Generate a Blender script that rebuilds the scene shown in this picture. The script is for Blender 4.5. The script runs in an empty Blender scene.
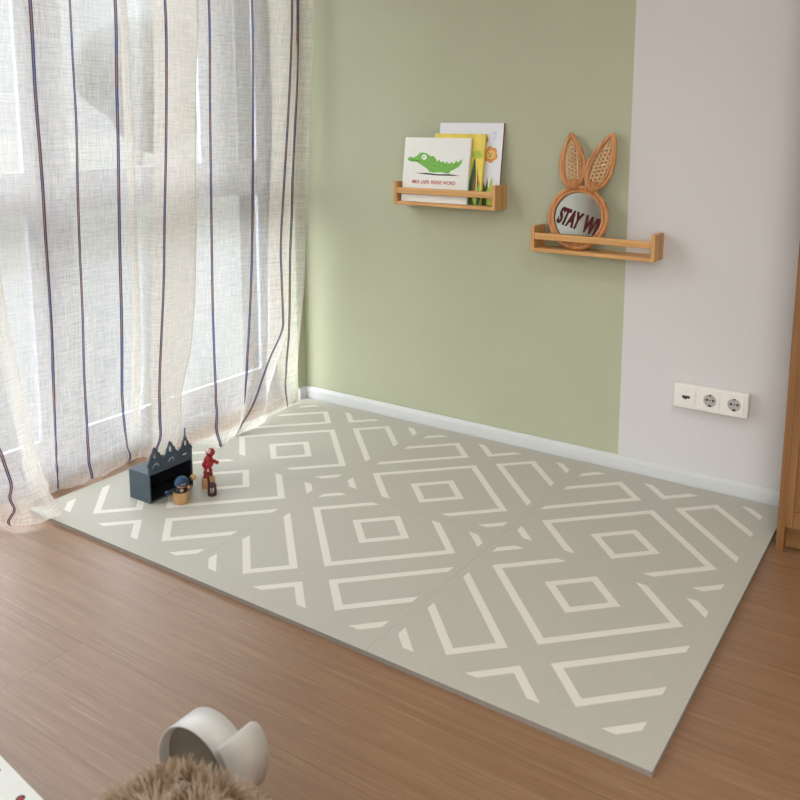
import bpy, bmesh, math, random
from mathutils import Vector, Matrix, noise
random.seed(7)
sc = bpy.context.scene
COL = sc.collection
PI = math.pi

# ------------------------------------------------------------------ helpers
def link(o, parent=None):
    COL.objects.link(o)
    if parent is not None: o.parent = parent
    return o
def obj(name, bm, mats, parent=None, smooth=False, loc=None, rot=None, recalc=True):
    me = bpy.data.meshes.new(name)
    if recalc: bmesh.ops.recalc_face_normals(bm, faces=bm.faces[:])
    bm.to_mesh(me); bm.free()
    for m in (mats if isinstance(mats, (list, tuple)) else [mats]): me.materials.append(m)
    if smooth:
        for p in me.polygons: p.use_smooth = True
    o = bpy.data.objects.new(name, me); link(o, parent)
    if loc: o.location = loc
    if rot: o.rotation_euler = rot
    return o
def empty(name, loc=(0, 0, 0), rot=(0, 0, 0)):
    o = bpy.data.objects.new(name, None); o.empty_display_size = .02
    o.location = loc; o.rotation_euler = rot
    return link(o)
def tag(o, label, cat, group=None):
    o['label'] = label; o['category'] = cat
    if group: o['group'] = group
    return o
def struct(o):
    o['kind'] = 'structure'; return o
def box(bm, x0, y0, z0, x1, y1, z1, mi=0, bev=0):
    vs = [bm.verts.new(p) for p in ((x0,y0,z0),(x1,y0,z0),(x1,y1,z0),(x0,y1,z0),(x0,y0,z1),(x1,y0,z1),(x1,y1,z1),(x0,y1,z1))]
    fs = [bm.faces.new([vs[i] for i in q]) for q in ((3,2,1,0),(4,5,6,7),(0,1,5,4),(1,2,6,5),(2,3,7,6),(3,0,4,7))]
    for f in fs: f.material_index = mi
    if bev:
        es = list({e for f in fs for e in f.edges})
        r = bmesh.ops.bevel(bm, geom=es, offset=bev, segments=2, profile=.5, affect='EDGES')
        for f in r['faces']: f.material_index = mi
def B(*a, **k):
    bm = bmesh.new(); box(bm, *a, **k); return bm
def tube(bm, pts, r, seg=8, closed=False, mi=0, r1=None):
    pts = [Vector(p) for p in pts]; n = len(pts); rings = []
    up = None
    for i, p in enumerate(pts):
        if closed: t = (pts[(i+1) % n] - pts[i-1])
        else: t = pts[min(i+1, n-1)] - pts[max(i-1, 0)]
        t.normalize()
        if up is None:
            up = Vector((0, 1, 0)) if abs(t.y) < .9 else Vector((1, 0, 0))
        a = t.cross(up)
        if a.length < 1e-6: a = t.orthogonal()
        a.normalize(); b = a.cross(t); up = b
        rr = r if r1 is None else r + (r1 - r) * i / max(1, n-1)
        rings.append([bm.verts.new(p + rr*(math.cos(2*PI*k/seg)*a + math.sin(2*PI*k/seg)*b)) for k in range(seg)])
    m = n if closed else n-1
    for i in range(m):
        A, Bq = rings[i], rings[(i+1) % n]
        for k in range(seg):
            f = bm.faces.new((A[k], A[(k+1) % seg], Bq[(k+1) % seg], Bq[k])); f.material_index = mi; f.smooth = True
    if not closed:
        for q in (rings[0][::-1], rings[-1]):
            f = bm.faces.new(q); f.material_index = mi
def lathe(bm, prof, cx=0, cy=0, cz=0, seg=24, mi=0, M=None):
    rings = []
    for r, z in prof:
        if r < 1e-6: ring = [bm.verts.new((cx, cy, cz+z))]
        else: ring = [bm.verts.new((cx+r*math.cos(2*PI*k/seg), cy+r*math.sin(2*PI*k/seg), cz+z)) for k in range(seg)]
        rings.append(ring)
    for A, Bq in zip(rings, rings[1:]):
        for k in range(seg):
            a, b = A[k % len(A)], A[(k+1) % len(A)]; c, d = Bq[(k+1) % len(Bq)], Bq[k % len(Bq)]
            u = []
            for v in (a, b, c, d):
                if v not in u: u.append(v)
            if len(u) > 2:
                f = bm.faces.new(u); f.material_index = mi; f.smooth = True
    for ring, rev in ((rings[0], True), (rings[-1], False)):
        if len(ring) > 2:
            f = bm.faces.new(ring[::-1] if rev else ring); f.material_index = mi
    if M is not None:
        vs = [v for ring in rings for v in ring]
        bmesh.ops.transform(bm, matrix=M, verts=vs)
def ball(bm, c, r, mi=0, sx=1, sy=1, sz=1, seg=16):
    M = Matrix.Translation(c) @ Matrix.Diagonal((sx*r, sy*r, sz*r, 1))
    res = bmesh.ops.create_uvsphere(bm, u_segments=seg, v_segments=seg//2+2, radius=1, matrix=M)
    for v in res['verts']:
        for f in v.link_faces: f.material_index = mi; f.smooth = True
def poly(bm, pts, mi=0):
    f = bm.faces.new([bm.verts.new(p) for p in pts]); f.material_index = mi; return f
def prism(bm, pts2, y0, y1, mi=0):
    """closed outline in x,z extruded between y0 and y1"""
    A = [bm.verts.new((x, y0, z)) for x, z in pts2]; Bq = [bm.verts.new((x, y1, z)) for x, z in pts2]
    n = len(A)
    fs = [bm.faces.new(A), bm.faces.new(Bq[::-1])]
    for i in range(n): fs.append(bm.faces.new((A[i], Bq[i], Bq[(i+1) % n], A[(i+1) % n])))
    for f in fs: f.material_index = mi
def text_mesh(s, size, extrude=.0004, space=1.0, fat=None):
    cu = bpy.data.curves.new('lettering', 'FONT'); cu.body = s; cu.size = size; cu.extrude = extrude
    cu.space_character = space; cu.align_x = 'CENTER'; cu.offset = size*.012 if fat is None else fat
    o = bpy.data.objects.new('lettering', cu); COL.objects.link(o)
    dg = bpy.context.evaluated_depsgraph_get()
    me = bpy.data.meshes.new_from_object(o.evaluated_get(dg))
    bpy.data.objects.remove(o); bpy.data.curves.remove(cu)
    return me

# ------------------------------------------------------------------ materials
def new_mat(name):
    m = bpy.data.materials.new(name); m.use_nodes = True
    nt = m.node_tree; nt.nodes.clear()
    out = nt.nodes.new('ShaderNodeOutputMaterial')
    return m, nt, out
def N(nt, t, **k):
    n = nt.nodes.new('ShaderNode'+t)
    for a, v in k.items():
        if a.startswith('i_'):
            key = a[2:]
            n.inputs[int(key) if key.isdigit() else key.replace('_', ' ')].default_value = v
        else: setattr(n, a, v)
    return n
def L(nt, a, b): nt.links.new(a, b)
def math_n(nt, op, a, b=None, c=None):
    n = nt.nodes.new('ShaderNodeMath'); n.operation = op
    for i, v in enumerate((a, b, c)):
        if v is None: continue
        if isinstance(v, (int, float)): n.inputs[i].default_value = v
        else: nt.links.new(v, n.inputs[i])
    return n.outputs[0]
def rgba(c): return (c[0], c[1], c[2], 1)
def mix_col(nt, fac, a, b, bt='MIX'):
    n = nt.nodes.new('ShaderNodeMix'); n.data_type = 'RGBA'; n.blend_type = bt
    for sock, v in ((n.inputs[0], fac), (n.inputs[6], a), (n.inputs[7], b)):
        if isinstance(v, (int, float)): sock.default_value = v
        elif isinstance(v, tuple): sock.default_value = rgba(v)
        else: nt.links.new(v, sock)
    return n.outputs[2]
def ramp(nt, fac, stops):
    n = nt.nodes.new('ShaderNodeValToRGB'); e = n.color_ramp.elements
    while len(e) < len(stops): e.new(.5)
    for i, (p, c) in enumerate(stops): e[i].position = p; e[i].color = rgba(c)
    nt.links.new(fac, n.inputs[0]); return n.outputs[0]
def plain(name, col, rough=.6, var=.06, scale=30, spec=.4, bump=0, metal=0):
    m, nt, out = new_mat(name)
    p = N(nt, 'BsdfPrincipled'); p.inputs['Roughness'].default_value = rough
    p.inputs['Specular IOR Level'].default_value = spec; p.inputs['Metallic'].default_value = metal
    tc = N(nt, 'TexCoord'); nz = N(nt, 'TexNoise', i_Scale=scale, i_Detail=4.0)
    L(nt, tc.outputs['Object'], nz.inputs['Vector'])
    lo = tuple(c*(1-var) for c in col); hi = tuple(min(1, c*(1+var)) for c in col)
    L(nt, ramp(nt, nz.outputs[0], [(.3, lo), (.7, hi)]), p.inputs['Base Color'])
    if bump:
        b = N(nt, 'Bump', i_Strength=bump, i_Distance=.002); L(nt, nz.outputs[0], b.inputs['Height']); L(nt, b.outputs[0], p.inputs['Normal'])
    L(nt, p.outputs[0], out.inputs[0]); return m
def wood(name, dark, light, axis='X', scale=1.0, rough=.45):
    m, nt, out = new_mat(name)
    p = N(nt, 'BsdfPrincipled'); p.inputs['Roughness'].default_value = rough
    tc = N(nt, 'TexCoord'); mp = N(nt, 'Mapping')
    s = {'X': (3, 55, 55), 'Y': (55, 3, 55), 'Z': (55, 55, 3)}[axis]
    mp.inputs['Scale'].default_value = tuple(v*scale for v in s)
    L(nt, tc.outputs['Object'], mp.inputs['Vector'])
    n1 = N(nt, 'TexNoise', i_Scale=1.0, i_Detail=5.0, i_Distortion=.6); L(nt, mp.outputs[0], n1.inputs['Vector'])
    mid = tuple((a+b)/2 for a, b in zip(dark, light))
    c = ramp(nt, n1.outputs[0], [(.3, dark), (.5, mid), (.68, light)])
    L(nt, c, p.inputs['Base Color'])
    b = N(nt, 'Bump', i_Strength=.08, i_Distance=.001); L(nt, n1.outputs[0], b.inputs['Height']); L(nt, b.outputs[0], p.inputs['Normal'])
    L(nt, p.outputs[0], out.inputs[0]); return m

M_ceil = plain('ceiling white', (.84, .83, .81), .8, .01, 6)
M_wall_white = plain('white paint', (.76, .74, .715), .75, .012, 6)
M_trim = plain('white lacquer', (.60, .605, .605), .4, .01, 8)
M_frame = plain('pale window frame', (.44, .465, .58), .4, .01, 8)
M_bamboo = wood('bamboo wood', (.50, .245, .075), (.66, .37, .14), 'X')
M_bamboo_z = wood('bamboo wood upright', (.48, .235, .075), (.64, .36, .135), 'Z')
M_oak = wood('oak wood', (.19, .082, .025), (.28, .133, .045), 'Z', .8)
M_oak_x = wood('oak wood crosswise', (.19, .082, .025), (.28, .133, .045), 'X', .8)
M_rattan = wood('rattan', (.40, .155, .048), (.60, .28, .10), 'Z', 1.5)
M_cane = wood('cane', (.50, .25, .10), (.70, .42, .2), 'Z', 2)
M_plastic = plain('white plastic', (.78, .745, .70), .35, .01, 20)
M_dark = plain('dark plastic', (.03, .028, .028), .5, .1, 40)
M_grey = plain('grey socket well', (.42, .40, .38), .5, .03, 40)
M_metal = plain('metal contact', (.5, .48, .45), .35, .03, 40, metal=1)
M_slate = plain('slate blue paint', (.052, .078, .10), .5, .08, 25)
M_black = plain('black paint', (.012, .012, .016), .5, .1, 40)
M_navy = plain('navy blue paint', (.018, .060, .125), .45, .1, 60)
M_felt = plain('dark red felt', (.075, .007, .008), .9, .15, 200)
M_red = plain('red paint', (.33, .017, .022), .35, .1, 60)
M_maroon = plain('dark maroon', (.075, .018, .02), .45, .1, 60)
M_toywood = wood('toy wood', (.42, .22, .085), (.60, .36, .17), 'Z', 2)
M_paper = plain('page paper', (.80, .78, .72), .8, .02, 200)

# green / white painted back wall: the paint edge at x = .397, slightly off plumb
m, nt, out = new_mat('painted back wall'); M_back = m
p = N(nt, 'BsdfPrincipled', i_Roughness=.7); p.inputs['Specular IOR Level'].default_value = .3
geo = N(nt, 'NewGeometry'); sp = N(nt, 'SeparateXYZ'); L(nt, geo.outputs['Position'], sp.inputs[0])
edge = math_n(nt, 'ADD', sp.outputs[0], math_n(nt, 'MULTIPLY', sp.outputs[2], .0046))
fac = math_n(nt, 'GREATER_THAN', edge, .4005)
nz = N(nt, 'TexNoise', i_Scale=5.0, i_Detail=3.0); L(nt, geo.outputs['Position'], nz.inputs['Vector'])
g = ramp(nt, nz.outputs[0], [(.3, (.412, .426, .302)), (.7, (.428, .443, .315))])
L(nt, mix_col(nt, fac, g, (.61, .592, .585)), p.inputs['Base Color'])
nb = N(nt, 'TexNoise', i_Scale=260.0, i_Detail=3.0); L(nt, geo.outputs['Position'], nb.inputs['Vector'])
bp = N(nt, 'Bump', i_Strength=.06, i_Distance=.002); L(nt, nb.outputs[0], bp.inputs['Height']); L(nt, bp.outputs[0], p.inputs['Normal'])
L(nt, p.outputs[0], out.inputs[0])
M_green = plain('sage green paint', (.42, .435, .308), .7, .015, 5, spec=.3)

# laminate floor: planks along x, 22 cm wide
m, nt, out = new_mat('oak laminate'); M_floor = m
p = N(nt, 'BsdfPrincipled', i_Roughness=.40); p.inputs['Specular IOR Level'].default_value = .95
geo = N(nt, 'NewGeometry'); mp = N(nt, 'Mapping'); mp.vector_type = 'POINT'
mp.inputs['Location'].default_value = (-1.2, -.02, 0); L(nt, geo.outputs['Position'], mp.inputs['Vector'])
br = N(nt, 'TexBrick', i_Scale=1.0, i_Mortar_Size=.0011, i_Mortar_Smooth=.2, i_Bias=0.0, i_Brick_Width=2.4, i_Row_Height=.22)
br.offset = .604; br.offset_frequency = 2
br.inputs['Color1'].default_value = (0, 0, 0, 1); br.inputs['Color2'].default_value = (1, 1, 1, 1); br.inputs['Mortar'].default_value = (.5, .5, .5, 1)
L(nt, mp.outputs[0], br.inputs['Vector'])
sc2 = N(nt, 'VectorMath', operation='MULTIPLY'); sc2.inputs[1].default_value = (1.9, 52, 1); L(nt, geo.outputs['Position'], sc2.inputs[0])
addv = N(nt, 'VectorMath', operation='ADD'); L(nt, sc2.outputs[0], addv.inputs[0])
cmb = N(nt, 'CombineXYZ'); L(nt, math_n(nt, 'MULTIPLY', br.outputs[0], 9.0), cmb.inputs[0]); L(nt, math_n(nt, 'MULTIPLY', br.outputs[0], 5.0), cmb.inputs[1])
L(nt, cmb.outputs[0], addv.inputs[1])
n1 = N(nt, 'TexNoise', i_Scale=1.0, i_Detail=6.0, i_Roughness=.68, i_Distortion=.5); L(nt, addv.outputs[0], n1.inputs['Vector'])
sc3 = N(nt, 'VectorMath', operation='MULTIPLY'); sc3.inputs[1].default_value = (7, 260, 1); L(nt, geo.outputs['Position'], sc3.inputs[0])
n2 = N(nt, 'TexNoise', i_Scale=1.0, i_Detail=3.0); L(nt, sc3.outputs[0], n2.inputs['Vector'])
base = ramp(nt, n1.outputs[0], [(.28, (.200, .096, .040)), (.5, (.255, .132, .060)), (.72, (.31, .176, .090))])
base = mix_col(nt, math_n(nt, 'MULTIPLY', br.outputs[0], .10), base, (.25, .145, .08))
fine = ramp(nt, n2.outputs[0], [(.35, (.78, .76, .74)), (.6, (1, 1, 1))])
base = mix_col(nt, .55, base, fine, 'MULTIPLY')
sc4 = N(nt, 'VectorMath', operation='MULTIPLY'); sc4.inputs[1].default_value = (7, 170, 1); L(nt, geo.outputs['Position'], sc4.inputs[0])
n3 = N(nt, 'TexNoise', i_Scale=1.0, i_Detail=4.0, i_Distortion=.5); L(nt, sc4.outputs[0], n3.inputs['Vector'])
base = mix_col(nt, math_n(nt, 'MULTIPLY', ramp(nt, n3.outputs[0], [(.60, (0, 0, 0)), (.70, (1, 1, 1))]), .2), base, (.50, .37, .26))
base = mix_col(nt, math_n(nt, 'MULTIPLY', br.outputs['Fac'], .4), base, (.07, .035, .018))
L(nt, base, p.inputs['Base Color'])
b = N(nt, 'Bump', i_Strength=.12, i_Distance=.001); L(nt, n2.outputs[0], b.inputs['Height']); L(nt, b.outputs[0], p.inputs['Normal'])
L(nt, p.outputs[0], out.inputs[0])

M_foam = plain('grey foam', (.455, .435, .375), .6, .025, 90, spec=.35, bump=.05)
M_foam_shade = plain('shaded foam side', (.27, .235, .205), .7, .04, 90)  # shade on the mat's edges put into a darker foam colour
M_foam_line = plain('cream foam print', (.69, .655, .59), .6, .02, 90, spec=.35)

# sheer linen
def linen(name, base_alpha):
    m, nt, out = new_mat(name)
    uv = N(nt, 'UVMap'); uv.uv_map = 'UVMap'
    at = N(nt, 'Attribute'); at.attribute_name = 'stripe'
    def threads(sx, sy, det=3.0):
        v = N(nt, 'VectorMath', operation='MULTIPLY'); v.inputs[1].default_value = (sx, sy, 1); L(nt, uv.outputs[0], v.inputs[0])
        n = N(nt, 'TexNoise', i_Scale=1.0, i_Detail=det, i_Roughness=.55); L(nt, v.outputs[0], n.inputs['Vector']); return n.outputs[0]
    w1 = threads(22, 520); w2 = threads(520, 20); w3 = threads(7, 170, 2.0); w4 = threads(170, 6, 2.0)
    w = math_n(nt, 'ADD', math_n(nt, 'ADD', math_n(nt, 'MULTIPLY', w1, .34), math_n(nt, 'MULTIPLY', w4, .16)), math_n(nt, 'ADD', math_n(nt, 'MULTIPLY', w2, .33), math_n(nt, 'MULTIPLY', w3, .17)))
    a = N(nt, 'MapRange', i_1=.40, i_2=.60, i_3=base_alpha-.17, i_4=min(.97, base_alpha+.17)); L(nt, w, a.inputs[0])
    d = at.outputs['Fac']
    s_out = math_n(nt, 'LESS_THAN', d, .0048); s_in = math_n(nt, 'LESS_THAN', d, .0014)
    alpha = math_n(nt, 'MAXIMUM', a.outputs[0], math_n(nt, 'MULTIPLY', s_out, .93))
    cz = threads(2, 9, 2.0)
    s_col = mix_col(nt, s_in, ramp(nt, cz, [(.38, (.055, .045, .075)), (.62, (.10, .045, .045))]), ramp(nt, cz, [(.4, (.15, .19, .40)), (.6, (.33, .20, .20))]))
    cloth = ramp(nt, w, [(.38, (.85, .81, .75)), (.62, (.79, .74, .67))])
    col = mix_col(nt, s_out, cloth, s_col)
    df = N(nt, 'BsdfDiffuse'); L(nt, col, df.inputs[0])
    tr = N(nt, 'BsdfTranslucent'); L(nt, mix_col(nt, 1.0, col, (.96, .97, 1.0), 'MULTIPLY'), tr.inputs[0])
    mx = N(nt, 'MixShader', i_0=.47); L(nt, df.outputs[0], mx.inputs[1]); L(nt, tr.outputs[0], mx.inputs[2])
    tp = N(nt, 'BsdfTransparent')
    m2 = N(nt, 'MixShader'); L(nt, alpha, m2.inputs[0]); L(nt, tp.outputs[0], m2.inputs[1]); L(nt, mx.outputs[0], m2.inputs[2])
    L(nt, m2.outputs[0], out.inputs[0]); return m
M_linen = linen('sheer linen', .56)

m, nt, out = new_mat('window glass'); M_glass = m
tp = N(nt, 'BsdfTransparent'); tp.inputs[0].default_value = (.97, .985, .98, 1); gl = N(nt, 'BsdfGlossy', i_Roughness=.02)
mx = N(nt, 'MixShader', i_0=.03); L(nt, tp.outputs[0], mx.inputs[1]); L(nt, gl.outputs[0], mx.inputs[2])
L(nt, mx.outputs[0], out.inputs[0])
m, nt, out = new_mat('mirror glass'); M_mirror = m
p = N(nt, 'BsdfPrincipled', i_Metallic=1.0, i_Roughness=.08); p.inputs['Base Color'].default_value = (.50, .51, .45, 1)
L(nt, p.outputs[0], out.inputs[0])
M_render = plain('grey outside render', (.025, .026, .03), .9, .05, 6)
M_paving = plain('terrace paving', (.044, .045, .046), .9, .06, 3)
M_lawn = plain('dry pale lawn', (.032, .0315, .023), .9, .15, 2)
M_leaf = plain('foliage', (.018, .020, .018), .8, .3, 3)
M_bark = plain('bark', (.12, .09, .06), .9, .3, 12)

SKY = 7.8
FILL_SKY = (.68, .65, .61)
LAMP = (1.3, -1.2); FILL_LAMP_W = 14
EXPOSURE = 0.05

RIGHT_COLS = [
    ('R0', [(-0.95, -0.805, 1.451), (-0.955, -0.804, 0.741), (-0.96, -0.781, 0.343), (-1.009, -0.726, 0.002)]),
    ('R1', [(-0.94, -0.682, 1.465), (-0.945, -0.674, 1.056), (-0.95, -0.665, 0.588), (-0.955, -0.669, 0.218), (-0.997, -0.65, 0.002)]),
    ('S1', [(-0.92, -0.665, 1.466), (-0.925, -0.664, 1.195), (-0.93, -0.66, 0.913), (-0.94, -0.655, 0.588), (-0.96, -0.653, 0.212), (-1.0, -0.634, 0.002)]),
    ('R2', [(-0.9, -0.617, 1.47), (-0.91, -0.622, 1.055), (-0.93, -0.621, 0.613), (-0.95, -0.613, 0.234), (-0.982, -0.586, 0.002)]),
    ('S2', [(-0.92, -0.54, 1.48), (-0.92, -0.543, 1.198), (-0.93, -0.546, 0.905), (-0.94, -0.546, 0.599), (-0.945, -0.551, 0.378), (-0.95, -0.55, 0.183), (-0.967, -0.539, 0.002)]),
    ('R3', [(-0.94, -0.447, 1.493), (-0.94, -0.466, 1.051), (-0.95, -0.476, 0.586), (-0.96, -0.474, 0.157), (-0.979, -0.462, 0.002)]),
    ('S3', [(-0.93, -0.377, 1.5), (-0.93, -0.388, 1.202), (-0.93, -0.4, 0.894), (-0.935, -0.409, 0.576), (-0.95, -0.412, 0.276), (-1.007, -0.36, 0.002)]),
    ('F3a', [(-0.9, -0.356, 1.501), (-0.9, -0.356, 1.203), (-0.9, -0.36, 0.893), (-0.9, -0.363, 0.572), (-0.93, -0.35, 0.331), (-1.008, -0.34, 0.002)]),
    ('F3b', [(-0.935, -0.358, 1.503), (-0.935, -0.362, 1.203), (-0.935, -0.363, 0.891), (-0.935, -0.367, 0.569), (-0.955, -0.374, 0.265), (-1.006, -0.349, 0.002)]),
    ('E1', [(-0.95, -0.274, 1.514), (-0.95, -0.304, 0.886), (-0.95, -0.318, 0.389), (-1.008, -0.319, 0.002)]),
    ('E2', [(-0.9, -0.261, 1.512), (-0.89, -0.317, 0.697), (-0.89, -0.352, 0.305), (-0.991, -0.307, 0.002)]),
    ('S4', [(-0.87, -0.236, 1.513), (-0.865, -0.289, 0.696), (-0.86, -0.341, 0.137), (-0.961, -0.298, 0.002)]),
    ('R4', [(-0.875, -0.094, 1.53), (-0.875, -0.119, 1.208), (-0.875, -0.145, 0.676), (-0.875, -0.177, 0.404), (-0.875, -0.237, 0.173), (-0.92, -0.237, 0.012)]),
    ('L4', [(-0.925, -0.24, 1.516), (-0.925, -0.288, 0.69), (-0.925, -0.323, 0.222), (-0.983, -0.28, 0.002)]),
    ('G5', [(-0.96, -0.095, 1.536), (-0.96, -0.132, 0.666), (-0.96, -0.158, 0.17), (-0.967, -0.169, 0.002)]),
    ('S5', [(-0.945, 0.02, 1.548), (-0.945, 0.009, 1.212), (-0.94, -0.012, 0.652), (-0.93, -0.027, 0.327), (-0.88, -0.077, 0.07), (-0.826, -0.118, 0.012)]),
    ('G6', [(-0.93, 0.105, 1.557), (-0.93, 0.075, 0.642), (-0.91, 0.037, 0.202), (-0.862, -0.038, 0.012)]),
    ('S6', [(-0.91, 0.193, 1.566), (-0.91, 0.157, 0.633), (-0.91, 0.123, 0.296), (-0.9, 0.084, 0.087), (-0.863, 0.022, 0.012)]),
    ('G7', [(-0.89, 0.28, 1.575), (-0.89, 0.21, 0.628), (-0.885, 0.174, 0.366), (-0.87, 0.06, 0.127), (-0.867, 0.007, 0.012)]),
    ('S7', [(-0.87, 0.361, 1.583), (-0.87, 0.326, 1.145), (-0.87, 0.289, 0.848), (-0.865, 0.265, 0.623), (-0.86, 0.264, 0.383), (-0.85, 0.171, 0.256), (-0.85, 0.075, 0.107), (-0.862, -0.014, 0.012)]),
    ('E7', [(-0.865, 0.383, 1.585), (-0.865, 0.323, 0.846), (-0.865, 0.299, 0.618), (-0.86, 0.286, 0.379), (-0.85, 0.208, 0.228), (-0.85, 0.138, 0.089), (-0.867, 0.121, 0.012)]),
    ('M7', [(-0.93, 0.335, 1.584), (-0.93, 0.264, 0.617), (-0.93, 0.254, 0.344), (-0.92, 0.224, 0.112), (-0.905, 0.215, 0.012)]),
    ('S8', [(-0.855, 0.377, 1.584), (-0.89, 0.362, 0.842), (-0.9, 0.355, 0.608), (-0.9, 0.341, 0.33), (-0.9, 0.31, 0.072), (-0.922, 0.332, 0.012)]),
    ('END', [(-0.805, 0.409, 1.584), (-0.825, 0.4, 1.146), (-0.875, 0.415, 0.602), (-0.89, 0.402, 0.36), (-0.917, 0.388, 0.031)]),
]

LEFT_COLS = [
    ('A0', [(-0.9, -0.961, 1.429), (-0.9, -0.969, 0.769), (-0.88, -0.971, 0.41), (-0.983, -0.897, 0.002)]),
    ('S0', [(-0.86, -0.946, 1.428), (-0.86, -0.952, 0.77), (-0.845, -0.92, 0.347), (-0.835, -0.887, 0.196), (-0.887, -0.858, 0.012)]),
    ('A0b', [(-0.84, -0.92, 1.43), (-0.84, -0.911, 0.767), (-0.83, -0.88, 0.394), (-0.82, -0.856, 0.189), (-0.842, -0.813, 0.012)]),
    ('A1', [(-0.85, -0.871, 1.437), (-0.85, -0.851, 0.757), (-0.85, -0.833, 0.548), (-0.85, -0.808, 0.371), (-0.85, -0.783, 0.186), (-0.841, -0.744, 0.012)]),
    ('A2', [(-0.9, -0.873, 1.44), (-0.9, -0.863, 0.754), (-0.9, -0.828, 0.367), (-0.965, -0.721, 0.002)]),
]


# ------------------------------------------------------------------ room
WX, WY = -.945, .49            # inner faces of the window wall and of the back wall
RX, RY, CZ = 3.0, -3.6, 2.5
struct(obj('floor', B(-1.14, RY-.12, -.1, RX+.1, WY+.12, 0), M_floor))
struct(obj('wall_back', B(-1.25, WY, 0, RX+.1, WY+.12, CZ), M_back))
bm = B(-1.058, .44, 0, WX, WY, CZ); struct(obj('wall_left', bm, M_green))
struct(obj('wall_left', B(-1.25, .44, -.3, -1.0585, WY, CZ), M_render))
bm = B(-1.25, RY, 0, WX, -2.45, CZ); box(bm, -1.25, -2.45, 2.3, WX, .44, CZ); struct(obj('wall_left', bm, M_wall_white))
struct(obj('wall_right', B(RX, RY, 0, RX+.1, WY, CZ), M_wall_white))
bm = B(-1.25, RY-.1, 0, 1.3, RY, CZ); box(bm, 2.9, RY-.1, 0, RX+.1, RY, CZ); box(bm, 1.3, RY-.1, 0, 2.9, RY, .4); box(bm, 1.3, RY-.1, 2.3, 2.9, RY, CZ)
struct(obj('wall_rear', bm, M_wall_white))
struct(obj('ceiling', B(-1.25, RY-.1, CZ, RX+.1, WY+.12, CZ+.1), M_ceil))

def base_profile(bm, p0, p1, nrm):
    """skirting board 58 mm high with a rounded top edge"""
    pr = [(0, 0), (.012, 0), (.012, .046), (.0105, .050), (.0075, .052), (.0065, .056), (.004, .058), (0, .058)]
    A = [bm.verts.new((p0[0]+nrm[0]*d, p0[1]+nrm[1]*d, z)) for d, z in pr]
    C = [bm.verts.new((p1[0]+nrm[0]*d, p1[1]+nrm[1]*d, z)) for d, z in pr]
    n = len(A); bm.faces.new(A); bm.faces.new(C[::-1])
    for i in range(n): bm.faces.new((A[i], A[(i+1) % n], C[(i+1) % n], C[i]))
for nm, a, b, nr in (('baseboard_back', (WX, WY), (-.2262, WY), (0, -1)), ('baseboard_back', (-.2254, WY), (RX, WY), (0, -1)),
                     ('baseboard_left', (WX, .44), (WX, WY-.012), (1, 0)), ('baseboard_left', (WX, RY), (WX, -2.45), (1, 0)),
                     ('baseboard_right', (RX, RY), (RX, WY-.012), (-1, 0))):
    bm = bmesh.new(); base_profile(bm, a, b, nr); struct(obj(nm, bm, M_trim))

# main window: floor to lintel, sash bars and a transom at sill height
win = struct(empty('window_1', (-1.1, -1.0, 0)))
bm = bmesh.new(); X0, X1 = -1.13, -1.06
def wb(bm, y0, y1, z0, z1, d=0):
    if d: box(bm, -.0085, y0+1.0, z0, .0095, y1+1.0, z1, bev=.002)      # slim sash profile around the glass
    else: box(bm, X0+1.1, y0+1.0, z0, X1+1.1, y1+1.0, z1, bev=.004)
wb(bm, .385, .44, 0, 2.3, .024); wb(bm, -2.45, -2.39, 0, 2.3); wb(bm, -2.39, .385, 2.22, 2.3); wb(bm, -2.39, .385, 0, .045)
for y, hw in ((-.535, .078), (-1.15, .055), (-1.75, .055)): wb(bm, y-hw, y+hw, .045, 2.22, .02)
wb(bm, .095, .275, .9855, 2.22, .02)
obj('window_frame', bm, M_frame, win)
bm = bmesh.new()
for y0, y1 in ((-2.39, -1.805), (-1.695, -1.205), (-1.095, -.613), (-.457, .385)):
    wb(bm, y0, y1, .855, .985, .0205); wb(bm, y0, y1, .045, .135, .0245)
obj('transom', bm, M_frame, win)
for y0, y1 in ((-2.39, -1.805), (-1.695, -1.205), (-1.095, -.613), (-.457, .385)):
    for z0, z1 in ((.135, .855), (.985, 2.22)):
        up_ = z1 > 2 and y1 > 0
        obj('pane', B(-.004, y0+1.0, z0, .004, (.095 if up_ else y1)+1.0, z1), M_glass, win)
        if up_: obj('pane', B(-.004, 1.275, z0, .004, 1.385, z1), M_glass, win)
# unseen window in the rear wall, added as fill light behind the camera
w2 = struct(empty('fill_window', (2.1, RY-.05, 1.3)))
bm = bmesh.new()
for a in ((-.8, -.04, -.9, -.74, .04, 1.0), (.74, -.04, -.9, .8, .04, 1.0), (-.74, -.04, -.9, .74, .04, -.84), (-.74, -.04, .94, .74, .04, 1.0), (-.03, -.04, -.84, .03, .04, .94)): box(bm, *a)
obj('window_frame', bm, M_trim, w2)
for x0, x1 in ((-.74, -.03), (.03, .74)): obj('pane', B(x0, -.004, -.84, x1, .004, .94), M_glass, w2)

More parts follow.
